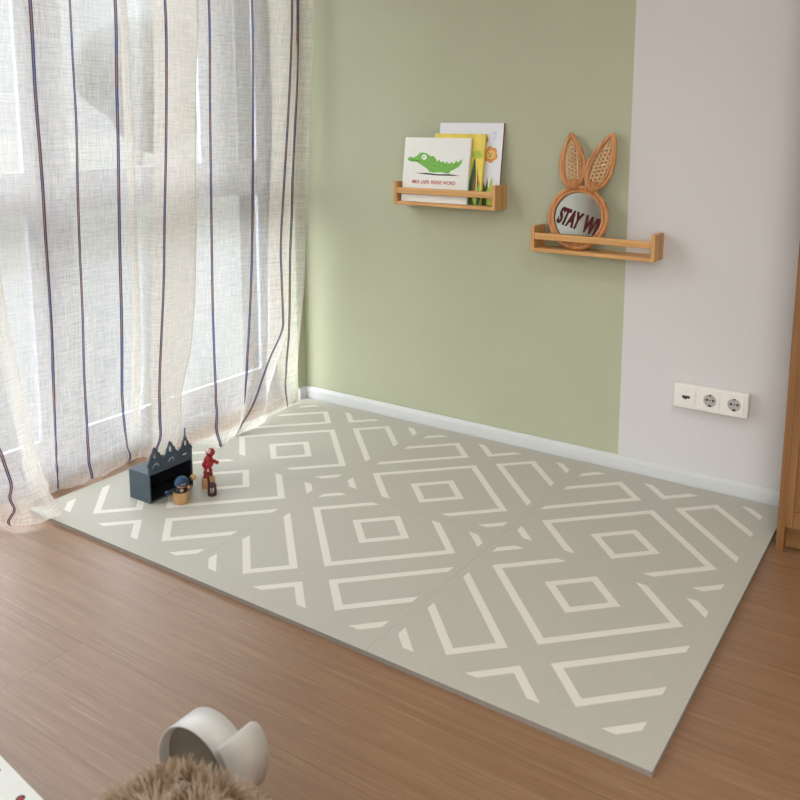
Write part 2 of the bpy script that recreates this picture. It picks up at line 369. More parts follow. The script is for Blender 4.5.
# garden outside
struct(obj('terrace', B(-6.2, -9, -.299, -1.1401, 9, -.27), M_paving))
g = struct(obj('ground', B(-70, -60, -.5, -1.14, 60, -.3), M_lawn))
def tree(x, y, h, w, label, seed):
    t = empty('tree', (x, y, -.3)); tag(t, label, 'tree')
    bm = bmesh.new(); tube(bm, [(0, 0, 0), (.05, .03, h*.25), (0, .05, h*.6)], h*.035, 8, r1=h*.015); obj('trunk', bm, M_bark, t)
    bm = bmesh.new(); rnd = random.Random(seed)
    for k in range(14):
        a = rnd.random()*2*PI; rr = w*.55*rnd.random()**.5; z = h*(.35+.5*rnd.random())
        r = w*(.28+.2*rnd.random())*(1.15-.5*z/h)
        res = bmesh.ops.create_icosphere(bm, subdivisions=3, radius=r, matrix=Matrix.Translation((rr*math.cos(a), rr*math.sin(a), z)))
        for v in res['verts']:
            v.co += v.co.normalized()*r*.28*noise.noise(v.co*(2.2/r)+Vector((seed, k, 0)))
    obj('crown', bm, M_leaf, t, smooth=True)
tree(-15, 2.5, 3.4, 2.3, 'low bushy tree outside, seen through the curtain near the corner', 1)
tree(-19, 8.5, 4.0, 3.2, 'rounded tree outside behind the middle of the curtain', 2)
tree(-24, -3.0, 4.2, 3.4, 'wide tree outside at the left end of the tree line', 3)
tree(-20, 15.0, 4.2, 3.2, 'tree outside hidden mostly by the folded right part of the curtain', 4)
tree(-32, 7.0, 4.2, 3.0, 'farther grey-green tree outside between two rounder trees', 5)

# ------------------------------------------------------------------ play mat
T = .012; S = .6; CUTX = .463
mat = empty('play_mat', (0, -.15, 0)); tag(mat, 'grey-beige foam play mat with cream diamond pattern lying on the wood floor', 'play mat')
def teeth(a, b, amp=.0028, pitch=.03):
    """zig-zag interlocking edge from a to b (ends not included)"""
    a, b = Vector(a), Vector(b); d = b-a; n = int(round(d.length/pitch)); u = d.normalized(); w = Vector((-u.y, u.x)); out = []
    if u.x < -.5 or u.y < -.5: w = -w
    for k in range(n):
        s = (k+.5)/n; t0 = a + d*s; sg = 1 if (k % 2) == 0 else -1
        if (u.x < -.5 or u.y < -.5) and n % 2 == 0: sg = -sg
        out += [t0 - u*pitch*.34 + w*amp*sg, t0 + u*pitch*.34 + w*amp*sg]
    return out
def clip(pl, nx, ny, c):
    out = []
    for i in range(len(pl)):
        a, b = pl[i], pl[(i+1) % len(pl)]; da = a[0]*nx+a[1]*ny-c; db = b[0]*nx+b[1]*ny-c
        if da <= 0: out.append(a)
        if da*db < 0: t = da/(da-db); out.append((a[0]+t*(b[0]-a[0]), a[1]+t*(b[1]-a[1])))
    return out
w_ = .034; strips = []
def ring(h):
    strips.extend([(-h, h, -h, -h+w_), (-h, h, h-w_, h), (-h, -h+w_, -h+w_, h-w_), (h-w_, h, -h+w_, h-w_)])
ring(.115); ring(.289)
for (p0, p1, q0, q1) in [(.402, .436, -.283, 1), (.598, .632, -.283, 1), (.436, .598, -.283, -.249), (.742, .776, -.4, .2)]:
    strips.append((p0, p1, q0, q1)); strips.append((-q1, -q0, -p1, -p0))
strips += [(.392, .426, -1, -.392), (.426, 1, -.426, -.392), (-.1, .6, .400, .434), (-.434, -.400, -.6, .1)]
r2 = 2**.5
def tile(i, row):
    cx, cy = i*S, (.15 if row == 0 else -.45)
    xl, xr, yb, yt = cx-.3, cx+.3, cy-.3, cy+.3
    el, er = i == -1, i == 1; eb, et = row == 1, row == 0
    x0 = -.927 if el else xl; x1 = .927 if er else xr; y0 = -.772 if eb else yb; y1 = .472 if et else yt
    pts = []
    def side(a, b, flat):
        pts.append(Vector(a))
        if not flat:
            # teeth run between the pattern corners so neighbours mesh
            if abs(a[0]-b[0]) > abs(a[1]-b[1]): lo, hi = ((xl, a[1]), (xr, a[1])) if a[0] < b[0] else ((xr, a[1]), (xl, a[1]))
            else: lo, hi = ((a[0], yb), (a[0], yt)) if a[1] < b[1] else ((a[0], yt), (a[0], yb))
            pts.extend(teeth(lo, hi))
    side((x0, y0), (x1, y0), eb); side((x1, y0), (x1, y1), er); side((x1, y1), (x0, y1), et); side((x0, y1), (x0, y0), el)
    bm = bmesh.new(); c = Vector((cx, cy))
    vb = []
    for q in pts:
        dx = .0001 if q.x < cx else -.0001; dy = .0001 if q.y < cy else -.0001
        vb.append(bm.verts.new((q.x+dx, q.y+dy+.15, .0)))
    f = bm.faces.new(vb)
    ex = bmesh.ops.extrude_face_region(bm, geom=[f]); tv = [v for v in ex['geom'] if isinstance(v, bmesh.types.BMVert)]
    bmesh.ops.translate(bm, vec=(0, 0, T), verts=tv)
    tf = [g_ for g_ in ex['geom'] if isinstance(g_, bmesh.types.BMFace)][0]
    bmesh.ops.bevel(bm, geom=list(tf.edges), offset=.0004, segments=1, affect='EDGES', profile=.5)
    bmesh.ops.recalc_face_normals(bm, faces=bm.faces[:])
    for (p0, p1, q0, q1) in strips:
        pl = [((p+q)/r2, (p-q)/r2) for p, q in ((p0, q0), (p1, q0), (p1, q1), (p0, q1))]
        for c_ in ((1, 0, CUTX), (-1, 0, CUTX), (0, 1, .697), (0, -1, .208)):
            if pl: pl = clip(pl, *c_)
        if len(pl) < 3: continue
        if row == 1: pl = [(-x, -.5-y) for x, y in pl]
        poly(bm, [(x*S+cx, y*S+.15, T+.00025) for x, y in pl][::-1], 1)
    bmesh.ops.recalc_face_normals(bm, faces=bm.faces[:])
    for f in bm.faces:
        if f.material_index == 1 and f.normal.z < 0: f.normal_flip()
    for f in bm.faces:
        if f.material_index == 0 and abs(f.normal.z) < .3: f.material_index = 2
    obj('foam_tile', bm, [M_foam, M_foam_line, M_foam_shade], mat, recalc=False)
for row in (0, 1):
    for i in (-1, 0, 1): tile(i, row)

# ------------------------------------------------------------------ curtains
def smooth_interp(tab, z):
    """tab: [(z, x, y)] ascending; smooth piecewise interpolation"""
    if z <= tab[0][0]: return tab[0][1], tab[0][2]
    if z >= tab[-1][0]: return tab[-1][1], tab[-1][2]
    for k in range(len(tab)-1):
        if tab[k][0] <= z <= tab[k+1][0]: break
    z0, z1 = tab[k][0], tab[k+1][0]; h = z1-z0; t = (z-z0)/h
    res = []
    for c in (1, 2):
        def slope(i):
            if i == 0: return (tab[1][c]-tab[0][c])/(tab[1][0]-tab[0][0])
            if i == len(tab)-1: return 0.0
            a = (tab[i][c]-tab[i-1][c])/(tab[i][0]-tab[i-1][0]); b = (tab[i+1][c]-tab[i][c])/(tab[i+1][0]-tab[i][0])
            return 0.0 if a*b <= 0 else 2*a*b/(a+b)
        m0, m1 = slope(k)*h, slope(k+1)*h
        res.append((2*t**3-3*t*t+1)*tab[k][c]+(t**3-2*t*t+t)*m0+(-2*t**3+3*t*t)*tab[k+1][c]+(t**3-t*t)*m1)
    return res
def make_curtain(name, cols, ztop, sub=5, seed=0, pud=.016):
    nz = 84; ts = [(k/(nz-1))**1.7 for k in range(nz)]
    tabs = []
    for nm, pts in cols:
        tabs.append(sorted([(p[2], p[0], p[1]) for p in pts]))
    grid = []; stripe_idx = [i*sub for i, c in enumerate(cols) if c[0].startswith('S')]
    for t in ts:
        row = []; P = []
        for tab in tabs:
            z = tab[0][0] + (ztop-tab[0][0])*t; x, y = smooth_interp(tab, z); P.append(Vector((x, y, z)))
        n = len(P)
        for i in range(n-1):
            p0 = P[i-1] if i > 0 else P[i]*2-P[i+1]; p3 = P[i+2] if i+2 < n else P[i+1]*2-P[i]
            p1, p2 = P[i], P[i+1]
            for k in range(sub):
                u = k/sub
                q = .5*((2*p1)+(p2-p0)*u*.9+(2*p0-5*p1+4*p2-p3)*u*u*.9+(3*p1-p0-3*p2+p3)*u**3*.9) if False else None
                m1, m2 = (p2-p0)*.42, (p3-p1)*.42
                q = (2*u**3-3*u*u+1)*p1+(u**3-2*u*u+u)*m1+(-2*u**3+3*u*u)*p2+(u**3-u*u)*m2
                row.append(q)
        row.append(P[-1].copy())
        for j, q in enumerate(row):
            zz = q.z
            e = math.exp(-zz/.10)
            q.x += pud*e*(.6+noise.noise(Vector((j*.33+seed, zz*16, 3))))*(1 if zz > .004 else .5)
            q.y += pud*.7*e*noise.noise(Vector((j*.4+seed, zz*22, 9)))
            q.x += .004*noise.noise(Vector((j*.21+seed, zz*3.2, 1)))
            if q.x > -.965 and q.y > -.785: q.z = max(q.z, .0145)
        grid.append(row)
    bm = bmesh.new(); uvl = bm.loops.layers.uv.new('UVMap'); at = bm.verts.layers.float.new('stripe')
    mid = grid[nz//2]; U = [0.0]
    for a, b in zip(mid, mid[1:]): U.append(U[-1]+(b-a).length)
    V = [[bm.verts.new(q) for q in row] for row in grid]
    for row, vr in zip(grid, V):
        s = [0.0]
        for a, b in zip(row, row[1:]): s.append(s[-1]+(b-a).length)
        for j, v in enumerate(vr):
            v[at] = min([abs(s[j]-s[k]) for k in stripe_idx]+[.5])
    for r in range(nz-1):
        for j in range(len(U)-1):
            f = bm.faces.new((V[r][j], V[r][j+1], V[r+1][j+1], V[r+1][j])); f.smooth = True
            for lp, (rr, jj) in zip(f.loops, ((r, j), (r, j+1), (r+1, j+1), (r+1, j))):
                lp[uvl].uv = (U[jj], grid[rr][jj].z)
    return obj(name, bm, M_linen, smooth=True, recalc=False)
ZT = 2.455
cur = make_curtain('curtain', RIGHT_COLS, ZT, 6, 0)
tag(cur, 'sheer off-white linen curtain with thin dark stripes hanging beside the green wall', 'curtain')
gen = []
for k in range(30):
    y = -2.38 + k*.047; a = math.sin(k*1.25); x = -.885 + .04*a
    gen.append((('S' if k % 4 == 1 else 'g')+str(k), [(x, y, 1.45), (x, y, .7), (x+.01*math.cos(k), y, .003)]))
cur2 = make_curtain('curtain', gen + LEFT_COLS, ZT, 5, 5, .034)
tag(cur2, 'linen curtain edge at the far left with its hem puddled on the wood floor', 'curtain')
rail = obj('curtain_rail', B(-.93, -2.42, 2.457, -.79, .475, 2.4985, bev=.004), M_trim)
tag(rail, 'white ceiling curtain rail above the window', 'curtain rail')

# ------------------------------------------------------------------ wall shelves
def make_shelf(x0, z0, label, group):
    W_, D, H = .412, .085, .083
    s = empty('wall_shelf', (x0, WY, z0)); tag(s, label, 'shelf', group)
    y0 = -D
    for xx in (0, W_-.012):
        bm = bmesh.new()
        pr = [(y0, 0), (y0, H-.004), (y0+.004, H), (-.004, H), (0, H-.004), (0, 0)]
        A = [bm.verts.new((xx, y, z)) for y, z in pr]; C = [bm.verts.new((xx+.012, y, z)) for y, z in pr]
        bm.faces.new(A); bm.faces.new(C[::-1])
        for i in range(6): bm.faces.new((A[i], A[(i+1) % 6], C[(i+1) % 6], C[i]))
        obj('end_panel', bm, M_bamboo_z, s)
    obj('bottom_board', B(.012, y0+.001, 0, W_-.012, -.001, .012, bev=.001), M_bamboo, s)
    obj('front_rail', B(.0121, y0+.001, .040, W_-.0121, y0+.011, .062, bev=.0025), M_bamboo, s)
    for xx, z in ((-.0006, .006), (-.0006, .051), (W_+.0006, .006), (W_+.0006, .051)):
            bm = bmesh.new(); lathe(bm, [(0, 0), (.0022, 0), (.0022, .0008), (0, .0008)], M=Matrix.Translation((xx, y0+.006, z)) @ Matrix.Rotation(PI/2, 4, 'Y') @ Matrix.Translation((0, 0, -.0004)), seg=10)
            obj('dowel', bm, M_bamboo, s)
    return s
make_shelf(-.4435, .8475, 'upper left bamboo wall shelf holding three picture books', None)
make_shelf(.1030, .7230, 'lower right bamboo wall shelf holding the rabbit-eared mirror', None)

# ------------------------------------------------------------------ picture books
def book(name, x, y, z, W_, H, D, lean, cover_mats, label, spine_left=True, page_mat=None):
    b = empty(name, (x, y, z), (-math.radians(lean), 0, 0)); tag(b, label, 'book', 'picture books on the upper shelf')
    bm = bmesh.new(); t = .0016
    box(bm, 0, 0, 0, W_, t, H, bev=.0004); box(bm, 0, D-t, 0, W_, D, H, bev=.0004)
    if spine_left: box(bm, 0, t, 0, t, D-t, H)
    else: box(bm, W_-t, t, 0, W_, D-t, H)
    pm = B(t if spine_left else .003, t+.0001, .003, W_-.003 if spine_left else W_-t, D-t-.0001, H-.003)
    obj('pages', pm, page_mat or M_paper, b)
    return b, bm
def pv(bm, pts, y, mi): # flat print on the cover
    f = poly(bm, [(x, y, z) for x, z in pts], mi); return f
def disc(cx, cz, r, n=20, sx=1, sz=1, wob=0):
    return [(cx+sx*r*(1+wob*math.sin(k*5))*math.cos(2*PI*k/n), cz+sz*r*(1+wob*math.sin(k*5))*math.sin(2*PI*k/n)) for k in range(n)]
M_cov_w = plain('cream cover', (.74, .735, .69), .45, .015, 40)
M_cov_y = plain('yellow cover', (.72, .56, .07), .4, .12, 25)
M_cov_b = plain('pale grey-blue cover', (.70, .71, .75), .4, .015, 40)
M_p_green = plain('green print', (.16, .42, .06), .5, .25, 120)
M_p_dgreen = plain('dark green print', (.025, .10, .03), .5, .3, 120)
M_p_black = plain('black print', (.02, .02, .02), .5, .1, 60)
M_p_red = plain('red print', (.45, .03, .03), .5, .1, 60)
M_p_brown = plain('reddish brown print', (.28, .06, .015), .5, .2, 60)
M_p_orange = plain('orange print', (.62, .26, .05), .5, .2, 160)
M_p_tan = plain('golden print', (.74, .48, .14), .5, .1, 160)
M_p_lime = plain('lime print', (.42, .50, .05), .5, .2, 60)
M_p_lilac = plain('lilac print', (.50, .52, .78), .5, .1, 60)
M_p_grey = plain('grey print', (.25, .24, .25), .5, .1, 60)
M_p_white = plain('white print', (.8, .8, .78), .5, .02, 60)
PB = .8600                                                   # top of the shelf's bottom board
def cv(cx, cy):   # drawing coordinates of the cover picture -> cover metres
    return ((cx-(78-38*(cy-183)/427))/447*.270, (622-cy)/437*.228)
b, bm = book('picture_book', -.4215, .4205, PB, .270, .2275, .010, 7.3, None, 'cream picture book with a green crocodile on its cover, at the front of the shelf')
out_ = [(88,328),(110,318),(135,322),(160,308),(172,292),(195,286),(222,290),(245,306),(258,312),(272,308),(285,322),(298,344),(310,330),(322,350),(338,340),(350,358),(362,342),(375,358),(395,344),(408,358),(425,336),(440,345),(465,322),(462,350),(440,378),(405,397),(388,405),(380,420),(352,423),(330,414),(300,418),(262,420),(238,416),(228,397),(200,380),(175,364),(150,350),(125,352),(100,346)]
pv(bm, [cv(*q) for q in out_], -.0003, 1)
pv(bm, [cv(*q) for q in [(95,338),(150,338),(185,352),(150,344),(100,343)]], -.0005, 4)
pv(bm, [cv(208+17*math.cos(a*.4), 318+17*math.sin(a*.4)) for a in range(16)], -.0005, 3)
pv(bm, [cv(206+5*math.cos(a*.8), 318+6*math.sin(a*.8)) for a in range(8)], -.0007, 2)
pv(bm, [cv(*q) for q in [(140,427),(230,424),(300,430),(380,426),(455,436),(380,437),(300,439),(210,434)]], -.0003, 2)
obj('cover', bm, [M_cov_w, M_p_green, M_p_black, M_p_white, M_p_dgreen], b)
for s_, cx_, w_t in (('MEA LAPS', 178, .070), ('REINE WORD', 335, .098)):
    me = text_mesh(s_, .0175, .0002); me.materials.append(M_p_red)
    o = bpy.data.objects.new('lettering', me); link(o, b); o.rotation_euler = (PI/2, 0, -0)
    wid = max(v.co.x for v in me.vertices)-min(v.co.x for v in me.vertices); sx = w_t/wid
    p_ = cv(cx_, 497); o.location = (p_[0], -.0004, p_[1]); o.scale = (sx, 1, 1)
# yellow jungle book
b, bm = book('picture_book', -.306, .4335, PB, .202, .2425, .0118, 7.5, None, 'yellow picture book with dark green and red plants, in the middle of three books', spine_left=False)
def blade(x, z0, z1, w, dx, mi, y=-.0003):
    pv(bm, [(x-w/2, z0), (x+w/2, z0), (x+w*.45+dx*.5, (z0+z1)/2), (x+dx, z1), (x-w*.45+dx*.5, (z0+z1)/2)], y, mi)
blade(.172, .02, .175, .018, -.004, 1); blade(.172, .01, .11, .010, .002, 3, -.0005)
blade(.193, .02, .13, .008, -.012, 3, -.0006); blade(.163, .005, .10, .012, -.012, 4, -.0006); blade(.186, .0, .085, .014, .008, 4, -.0007)
blade(.178, .0, .06, .03, .004, 2, -.0008); blade(.168, .0, .045, .02, -.014, 1, -.0009); blade(.192, .0, .045, .014, .004, 1, -.0009)
for k in range(9): blade(.02+.017*k, .0, .08+.04*(k % 3), .014, .01*((k % 3)-1), 1+(k % 4), -.0004-.00005*k)
pv(bm, disc(.176, .172, .020, 16, 1.1, .7), -.00035, 2)
obj('cover', bm, [M_cov_y, M_p_dgreen, M_p_lime, M_p_brown, M_p_green], b)
# white book with a lion
b, bm = book('picture_book', -.2955, .4497, PB, .252, .2795, .0060, 6.8, None, 'tall white picture book with a small lion, at the back of the shelf', page_mat=M_p_brown)
lx, lz = .209, .172
pv(bm, disc(lx, lz, .027, 30, 1, 1, .10), -.0003, 1); pv(bm, disc(lx+.001, lz, .0165, 20, 1, .95), -.0005, 2)
for dx in (-.006, .006): pv(bm, disc(lx+dx, lz+.004, .0022, 8), -.0007, 3)
pv(bm, disc(lx, lz-.004, .004, 8, 1, .6), -.0007, 3); pv(bm, disc(lx-.03, lz-.028, .012, 12), -.0003, 1)
pv(bm, disc(.186, .222, .012, 14, .9, 1.2), -.0003, 6)
for k in range(7):
    a = -.9+k*.3; pv(bm, [(.205, .02), (.205+.012*math.cos(a+1.2), .02+.02), (.205+.085*math.sin(a), .02+.075*math.cos(a)), (.205-.012, .03)], -.0003-.0001*k, 4+(k % 2))
blade(.185, 0, .10, .02, -.006, 5, -.0012); blade(.216, 0, .098, .024, .006, 4, -.0014); blade(.200, 0, .090, .018, -.012, 5, -.0016); blade(.228, 0, .085, .014, .014, 4, -.0015)
box(bm, .2521, .0002, .0, .2534, .0058, .2795, 7)
obj('cover', bm, [M_cov_b, M_p_orange, M_p_tan, M_p_black, M_p_lime, M_p_dgreen, M_p_grey, M_p_brown], b)
me = text_mesh('A B', .02, .0002); me.materials.append(M_p_lilac)
o = bpy.data.objects.new('lettering', me); link(o, b); o.location = (.214, -.0004, .208); o.rotation_euler = (PI/2, -PI/2, 0)
o.location = (.226, -.0004, .236)

# ------------------------------------------------------------------ rabbit mirror
mr = empty('rabbit_mirror', (.2490, .4325, .7352), (-math.radians(5.6), 0, 0))
tag(mr, 'round rattan mirror with two woven rabbit ears standing on the lower shelf', 'mirror')
cz = .1045
def circ(r, n=48): return [(r*math.cos(2*PI*k/n), 0, cz+r*math.sin(2*PI*k/n)) for k in range(n)]
bm = bmesh.new(); tube(bm, circ(.0965), .0080, 10, True); tube(bm, [(x, -.003, z) for x, y, z in circ(.0850)], .0052, 8, True)
obj('ring_frame', bm, M_rattan, mr)
bm = bmesh.new(); prism(bm, [(x, z) for x, y, z in circ(.088, 64)], .001, .004)
gl_ = obj('mirror_glass', bm, M_mirror, mr)
for word, xa, wd in (('STAY', -.0745, .079), ('WIL', .0125, .071)):
    me = text_mesh(word, .074, .0012, 1.0, .0030); me.materials.append(M_felt)
    x0_ = min(v.co.x for v in me.vertices); wid = max(v.co.x for v in me.vertices)-x0_
    for v in me.vertices: v.co.x = xa+(v.co.x-x0_)*wd/wid+.10*v.co.y
    o = bpy.data.objects.new('lettering', me); link(o, mr)
    o.location = (-.001, -.0005, cz-.036); o.rotation_euler = (PI/2, math.radians(15), 0); o['label'] = 'dark red lettering'
def ear(base, tip, w, seed):
    bx, bz = base; tx, tz = tip; ax = Vector((tx-bx, tz-bz)); Ln = ax.length; ax.normalize(); nx = Vector((ax.y, -ax.x))
    prof = lambda t: w*(math.sin(PI*min(1, max(0, t))**.82)**.80)*(1-.10*t) + .011*(1-t)**3
    def outl(sc_, t0=0.0, t1=1.0, n=22):
        L_, R_ = [], []
        for k in range(n+1):
            t = t0+(t1-t0)*k/n; h = max(0.0, prof(t))*sc_
            if k == n: h = 0
            c = Vector((bx, bz)) + ax*Ln*t
            L_.append(c - nx*h); R_.append(c + nx*h)
        return [(q.x, 0, q.y) for q in L_] + [(q.x, 0, q.y) for q in R_[::-1][1:]]
    e = bmesh.new(); tube(e, outl(1.0), .0062, 8); tube(e, [(x, -.003, z) for x, y, z in outl(.76, .06, .93)], .0042, 8)
    eo = obj('ear', e, M_rattan, mr)
    wv = bmesh.new()
    def inside(q):
        d = q-Vector((bx, bz)); t = d.dot(ax)/Ln
        return .05 < t < .93 and abs(d.dot(nx)) < prof(t)*.80
    ctr = Vector((bx, bz)) + ax*Ln*.5
    for ang, yy, sp in ((0, -.0008, .0118), (PI/3, 0, .0118), (-PI/3, .0008, .0118)):
        d = ax*math.cos(ang)+nx*math.sin(ang); pd = Vector((d.y, -d.x))
        for k in range(-16, 17):
            seg_ = []
            o0 = ctr + pd*sp*(k+(.5 if ang == 0 else 0))
            for m_ in range(-60, 61):
                q = o0 + d*m_*.0025
                if inside(q): seg_.append(q)
            if len(seg_) > 2:
                a_, b_ = seg_[0], seg_[-1]; hw = .0020
                poly(wv, [((a_+pd*hw).x, yy, (a_+pd*hw).y), ((b_+pd*hw).x, yy, (b_+pd*hw).y), ((b_-pd*hw).x, yy, (b_-pd*hw).y), ((a_-pd*hw).x, yy, (a_-pd*hw).y)])
    bmesh.ops.recalc_face_normals(wv, faces=wv.faces[:])
    obj('cane_webbing', wv, M_cane, eo)
    bd = bmesh.new()
    for k in range(7):
        u = (k-3)/3
        p0 = Vector((bx, bz)) + nx*u*.021 - ax*.012; p1 = Vector((bx, bz)) + nx*u*.017 + ax*.020
        tube(bd, [(p0.x, -.004-.004*(1-u*u), p0.y), ((p0.x+p1.x)/2, -.007-.004*(1-u*u), (p0.y+p1.y)/2), (p1.x, -.004-.004*(1-u*u), p1.y)], .0034, 6)
    obj('ear_binding', bd, M_rattan, eo)
ear((-.024, cz+.100), (-.043, cz+.266), .0400, 1)
ear((.040, cz+.096), (.098, cz+.268), .0400, 2)

# ------------------------------------------------------------------ wall sockets
so = empty('socket_strip', (.6915, WY, .3060)); tag(so, 'white triple wall socket strip low on the white wall by the cabinet', 'socket')
bm = bmesh.new(); box(bm, -.1115, -.031, -.0390, .1115, 0, .0390, bev=.005)
obj('frame', bm, M_plastic, so)
for k in (-1, 0, 1):
    cx = k*.071
    bm = bmesh.new()
    def plate_hole(bm, cx, r, y, yd, hs, n=32):
        o = [bm.verts.new((cx+x, y, z)) for x, z in ((-hs, -hs), (hs, -hs), (hs, hs), (-hs, hs))]
        es = [bm.edges.new((o[i], o[(i+1) % 4])) for i in range(4)]
        c = [bm.verts.new((cx+r*math.cos(2*PI*i/n), y, r*math.sin(2*PI*i/n))) for i in range(n)]
        es += [bm.edges.new((c[i], c[(i+1) % n])) for i in range(n)]
        bmesh.ops.triangle_fill(bm, use_beauty=True, edges=es)
        bk = [bm.verts.new((v.co.x, yd, v.co.z)) for v in c]
        for i in range(n): bm.faces.new((c[i], bk[i], bk[(i+1) % n], c[(i+1) % n]))
        bo = [bm.verts.new((v.co.x, -.011, v.co.z)) for v in o]
        for i in range(4): bm.faces.new((o[i], o[(i+1) % 4], bo[(i+1) % 4], bo[i]))
        return bk
    if k == -1:
        box(bm, cx-.0275, -.0135, -.0275, cx+.0275, -.011, .0275, bev=.0012)
        ins = obj('data_insert', bm, M_plastic, so)
        ins.location.y = -.020
        bm = bmesh.new(); box(bm, cx-.013, -.0142, -.0045, cx+.011, -.0136, .0035); box(bm, cx-.008, -.0142, -.0075, cx+.002, -.0136, -.0045); obj('port', bm, M_dark, ins)
        bm = bmesh.new(); box(bm, cx-.0015, -.0142, .0155, cx+.0015, -.0136, .0175); obj('indicator', bm, M_grey, ins)
    else:
        bk = plate_hole(bm, cx, .0195, -.0135, -.0112, .0275)
        ins = obj('socket_insert', bm, M_plastic, so)
        ins.location.y = -.020
        bm = bmesh.new(); bm.faces.new([bm.verts.new((cx+.0195*math.cos(2*PI*i/32), -.0113, .0195*math.sin(2*PI*i/32))) for i in range(32)])
        obj('well', bm, M_grey, ins)
        for px in (-.0095, .0095):
            bm = bmesh.new(); lathe(bm, [(0, 0), (.0036, 0), (.0036, .0008), (0, .0008)], M=Matrix.Translation((cx+px, -.0114, .001)) @ Matrix.Rotation(PI/2, 4, 'X'), seg=12); obj('pin_hole', bm, M_dark, ins)
        bm = bmesh.new(); lathe(bm, [(0, 0), (.0022, 0), (.0022, .0008), (0, .0008)], M=Matrix.Translation((cx, -.0114, .001)) @ Matrix.Rotation(PI/2, 4, 'X'), seg=10)
        obj('pin_hole', bm, M_dark, ins)
        obj('earth_contact', B(cx-.003, -.0133, .0145, cx+.003, -.0114, .0195), M_dark, ins)
        obj('earth_contact', B(cx-.0045, -.0133, -.0195, cx+.0045, -.0114, -.0135), M_dark, ins)

# ------------------------------------------------------------------ cabinet
cx0, cy0 = .9445, .215
cb = empty('cabinet', (cx0, cy0, 0)); tag(cb, 'oak cabinet with panelled door at the right edge of the mat', 'cabinet')
CW, CD, CH = .62, .2595, 1.72
obj('side_panel', B(0, .0001, .0715, .020, CD, CH-.03, bev=.001), M_oak, cb)
obj('side_panel', B(CW-.020, .0005, .0715, CW, CD, CH-.03, bev=.001), M_oak, cb)
for x in (0, CW-.020):
    for y in (.0, CD-.030): obj('leg', B(x, y, 0, x+.020, y+.030, .0715, bev=.001), M_oak, cb)
obj('top_panel', B(-.006, -.010, CH-.03, CW+.006, CD, CH, bev=.002), M_oak_x, cb)
obj('back_panel', B(.020, CD-.008, .0715, CW-.020, CD, CH-.03), M_oak, cb)
obj('bottom_panel', B(.020, .037, .0715, CW-.020, CD-.008, .09), M_oak_x, cb)
obj('kick_board', B(.0201, .026, .008, CW-.0201, .036, .0714), M_oak_x, cb)
d = obj('door', B(.0205, .008, .118, CW-.0205, .014, CH-.06), M_oak, cb)
for x in (.0201, CW-.0201-.018): obj('stile', B(x, 0, .0725, x+.018, .020, CH-.032, bev=.001), M_oak, d)
for z0, z1 in ((.0725, .118), (CH-.08, CH-.032)): obj('rail', B(.0386, 0, z0, CW-.0386, .020, z1, bev=.001), M_oak_x, d)
bm = bmesh.new(); ball(bm, (CW-.07, -.014, .95), .012); lathe(bm, [(.005, 0), (.005, .02)], M=Matrix.Translation((CW-.07, .008, .95)) @ Matrix.Rotation(PI/2, 4, 'X'), seg=10); obj('knob', bm, M_oak, d)

# ------------------------------------------------------------------ toys on the mat
bx0, bx1, by0, by1, bh, bt = -.7515, -.660, -.5535, -.386, .0915, .005
tb = empty('toy_house', ((bx0+bx1)/2, (by0+by1)/2, T)); tag(tb, 'slate-blue wooden toy house with an open front and three gabled spires on the mat', 'toy house')
ox, oy = -(bx0+bx1)/2, -(by0+by1)/2
def tbx(bm, x0, y0, z0, x1, y1, z1): box(bm, x0+ox, y0+oy, z0, x1+ox, y1+oy, z1, bev=.0006)
bm = bmesh.new()
tbx(bm, bx0, by0, 0, bx1, by1, bt); tbx(bm, bx0, by0, bh-bt, bx1, by1, bh)
tbx(bm, bx0, by0, bt, bx1, by0+bt, bh-bt); tbx(bm, bx0, by1-bt, bt, bx1, by1, bh-bt); tbx(bm, bx0, by0+bt, bt, bx0+bt, by1-bt, bh-bt)
obj('box', bm, M_slate, tb)
bm = bmesh.new()   # dark lining
for a in ((bx0+bt, by0+bt, bt, bx0+bt+.001, by1-bt, bh-bt), (bx0+bt+.001, by0+bt, bt, bx1-.004, by0+bt+.001, bh-bt), (bx0+bt+.001, by1-bt-.001, bt, bx1-.004, by1-bt, bh-bt),
          (bx0+bt+.001, by0+bt+.001, bh-bt-.001, bx1-.004, by1-bt-.001, bh-bt), (bx0+bt+.001, by0+bt+.001, bt, bx1-.004, by1-bt-.001, bt+.001)):
    box(bm, a[0]+ox, a[1]+oy, a[2], a[3]+ox, a[4]+oy, a[5])
o = obj('lining', bm, M_black, tb); o['label'] = 'black painted inside'
# facade with three gables, real openings
def arch(y, z, w, h, n=8): return [(y-w/2, z), (y+w/2, z), (y+w/2, z+h-w/2)] + [(y+w/2*math.cos(PI*k/n), z+h-w/2+w/2*math.sin(PI*k/n)) for k in range(1, n)] + [(y-w/2, z+h-w/2)]
z0 = bh
outer = [(.000, z0), (.1675, z0), (.1675, .120), (.171, .124), (.167, .130), (.158, .140), (.1545, .150), (.150, .156), (.1450, .170), (.1436, .194), (.1420, .170), (.136, .156), (.131, .149), (.127, .138), (.118, .130),
         (.112, .131), (.104, .139), (.101, .149), (.095, .154), (.089, .167), (.085, .1695), (.081, .167), (.076, .155), (.070, .148), (.067, .138), (.062, .131),
         (.055, .130), (.047, .138), (.043, .148), (.037, .153), (.030, .166), (.0255, .170), (.021, .166), (.015, .153), (.009, .147), (.005, .136), (-.003, .122), (-.004, .117), (.000, .113)]
holes = [arch(.025, .136, .010, .018), arch(.084, .137, .010, .018), arch(.143, .137, .010, .018)]
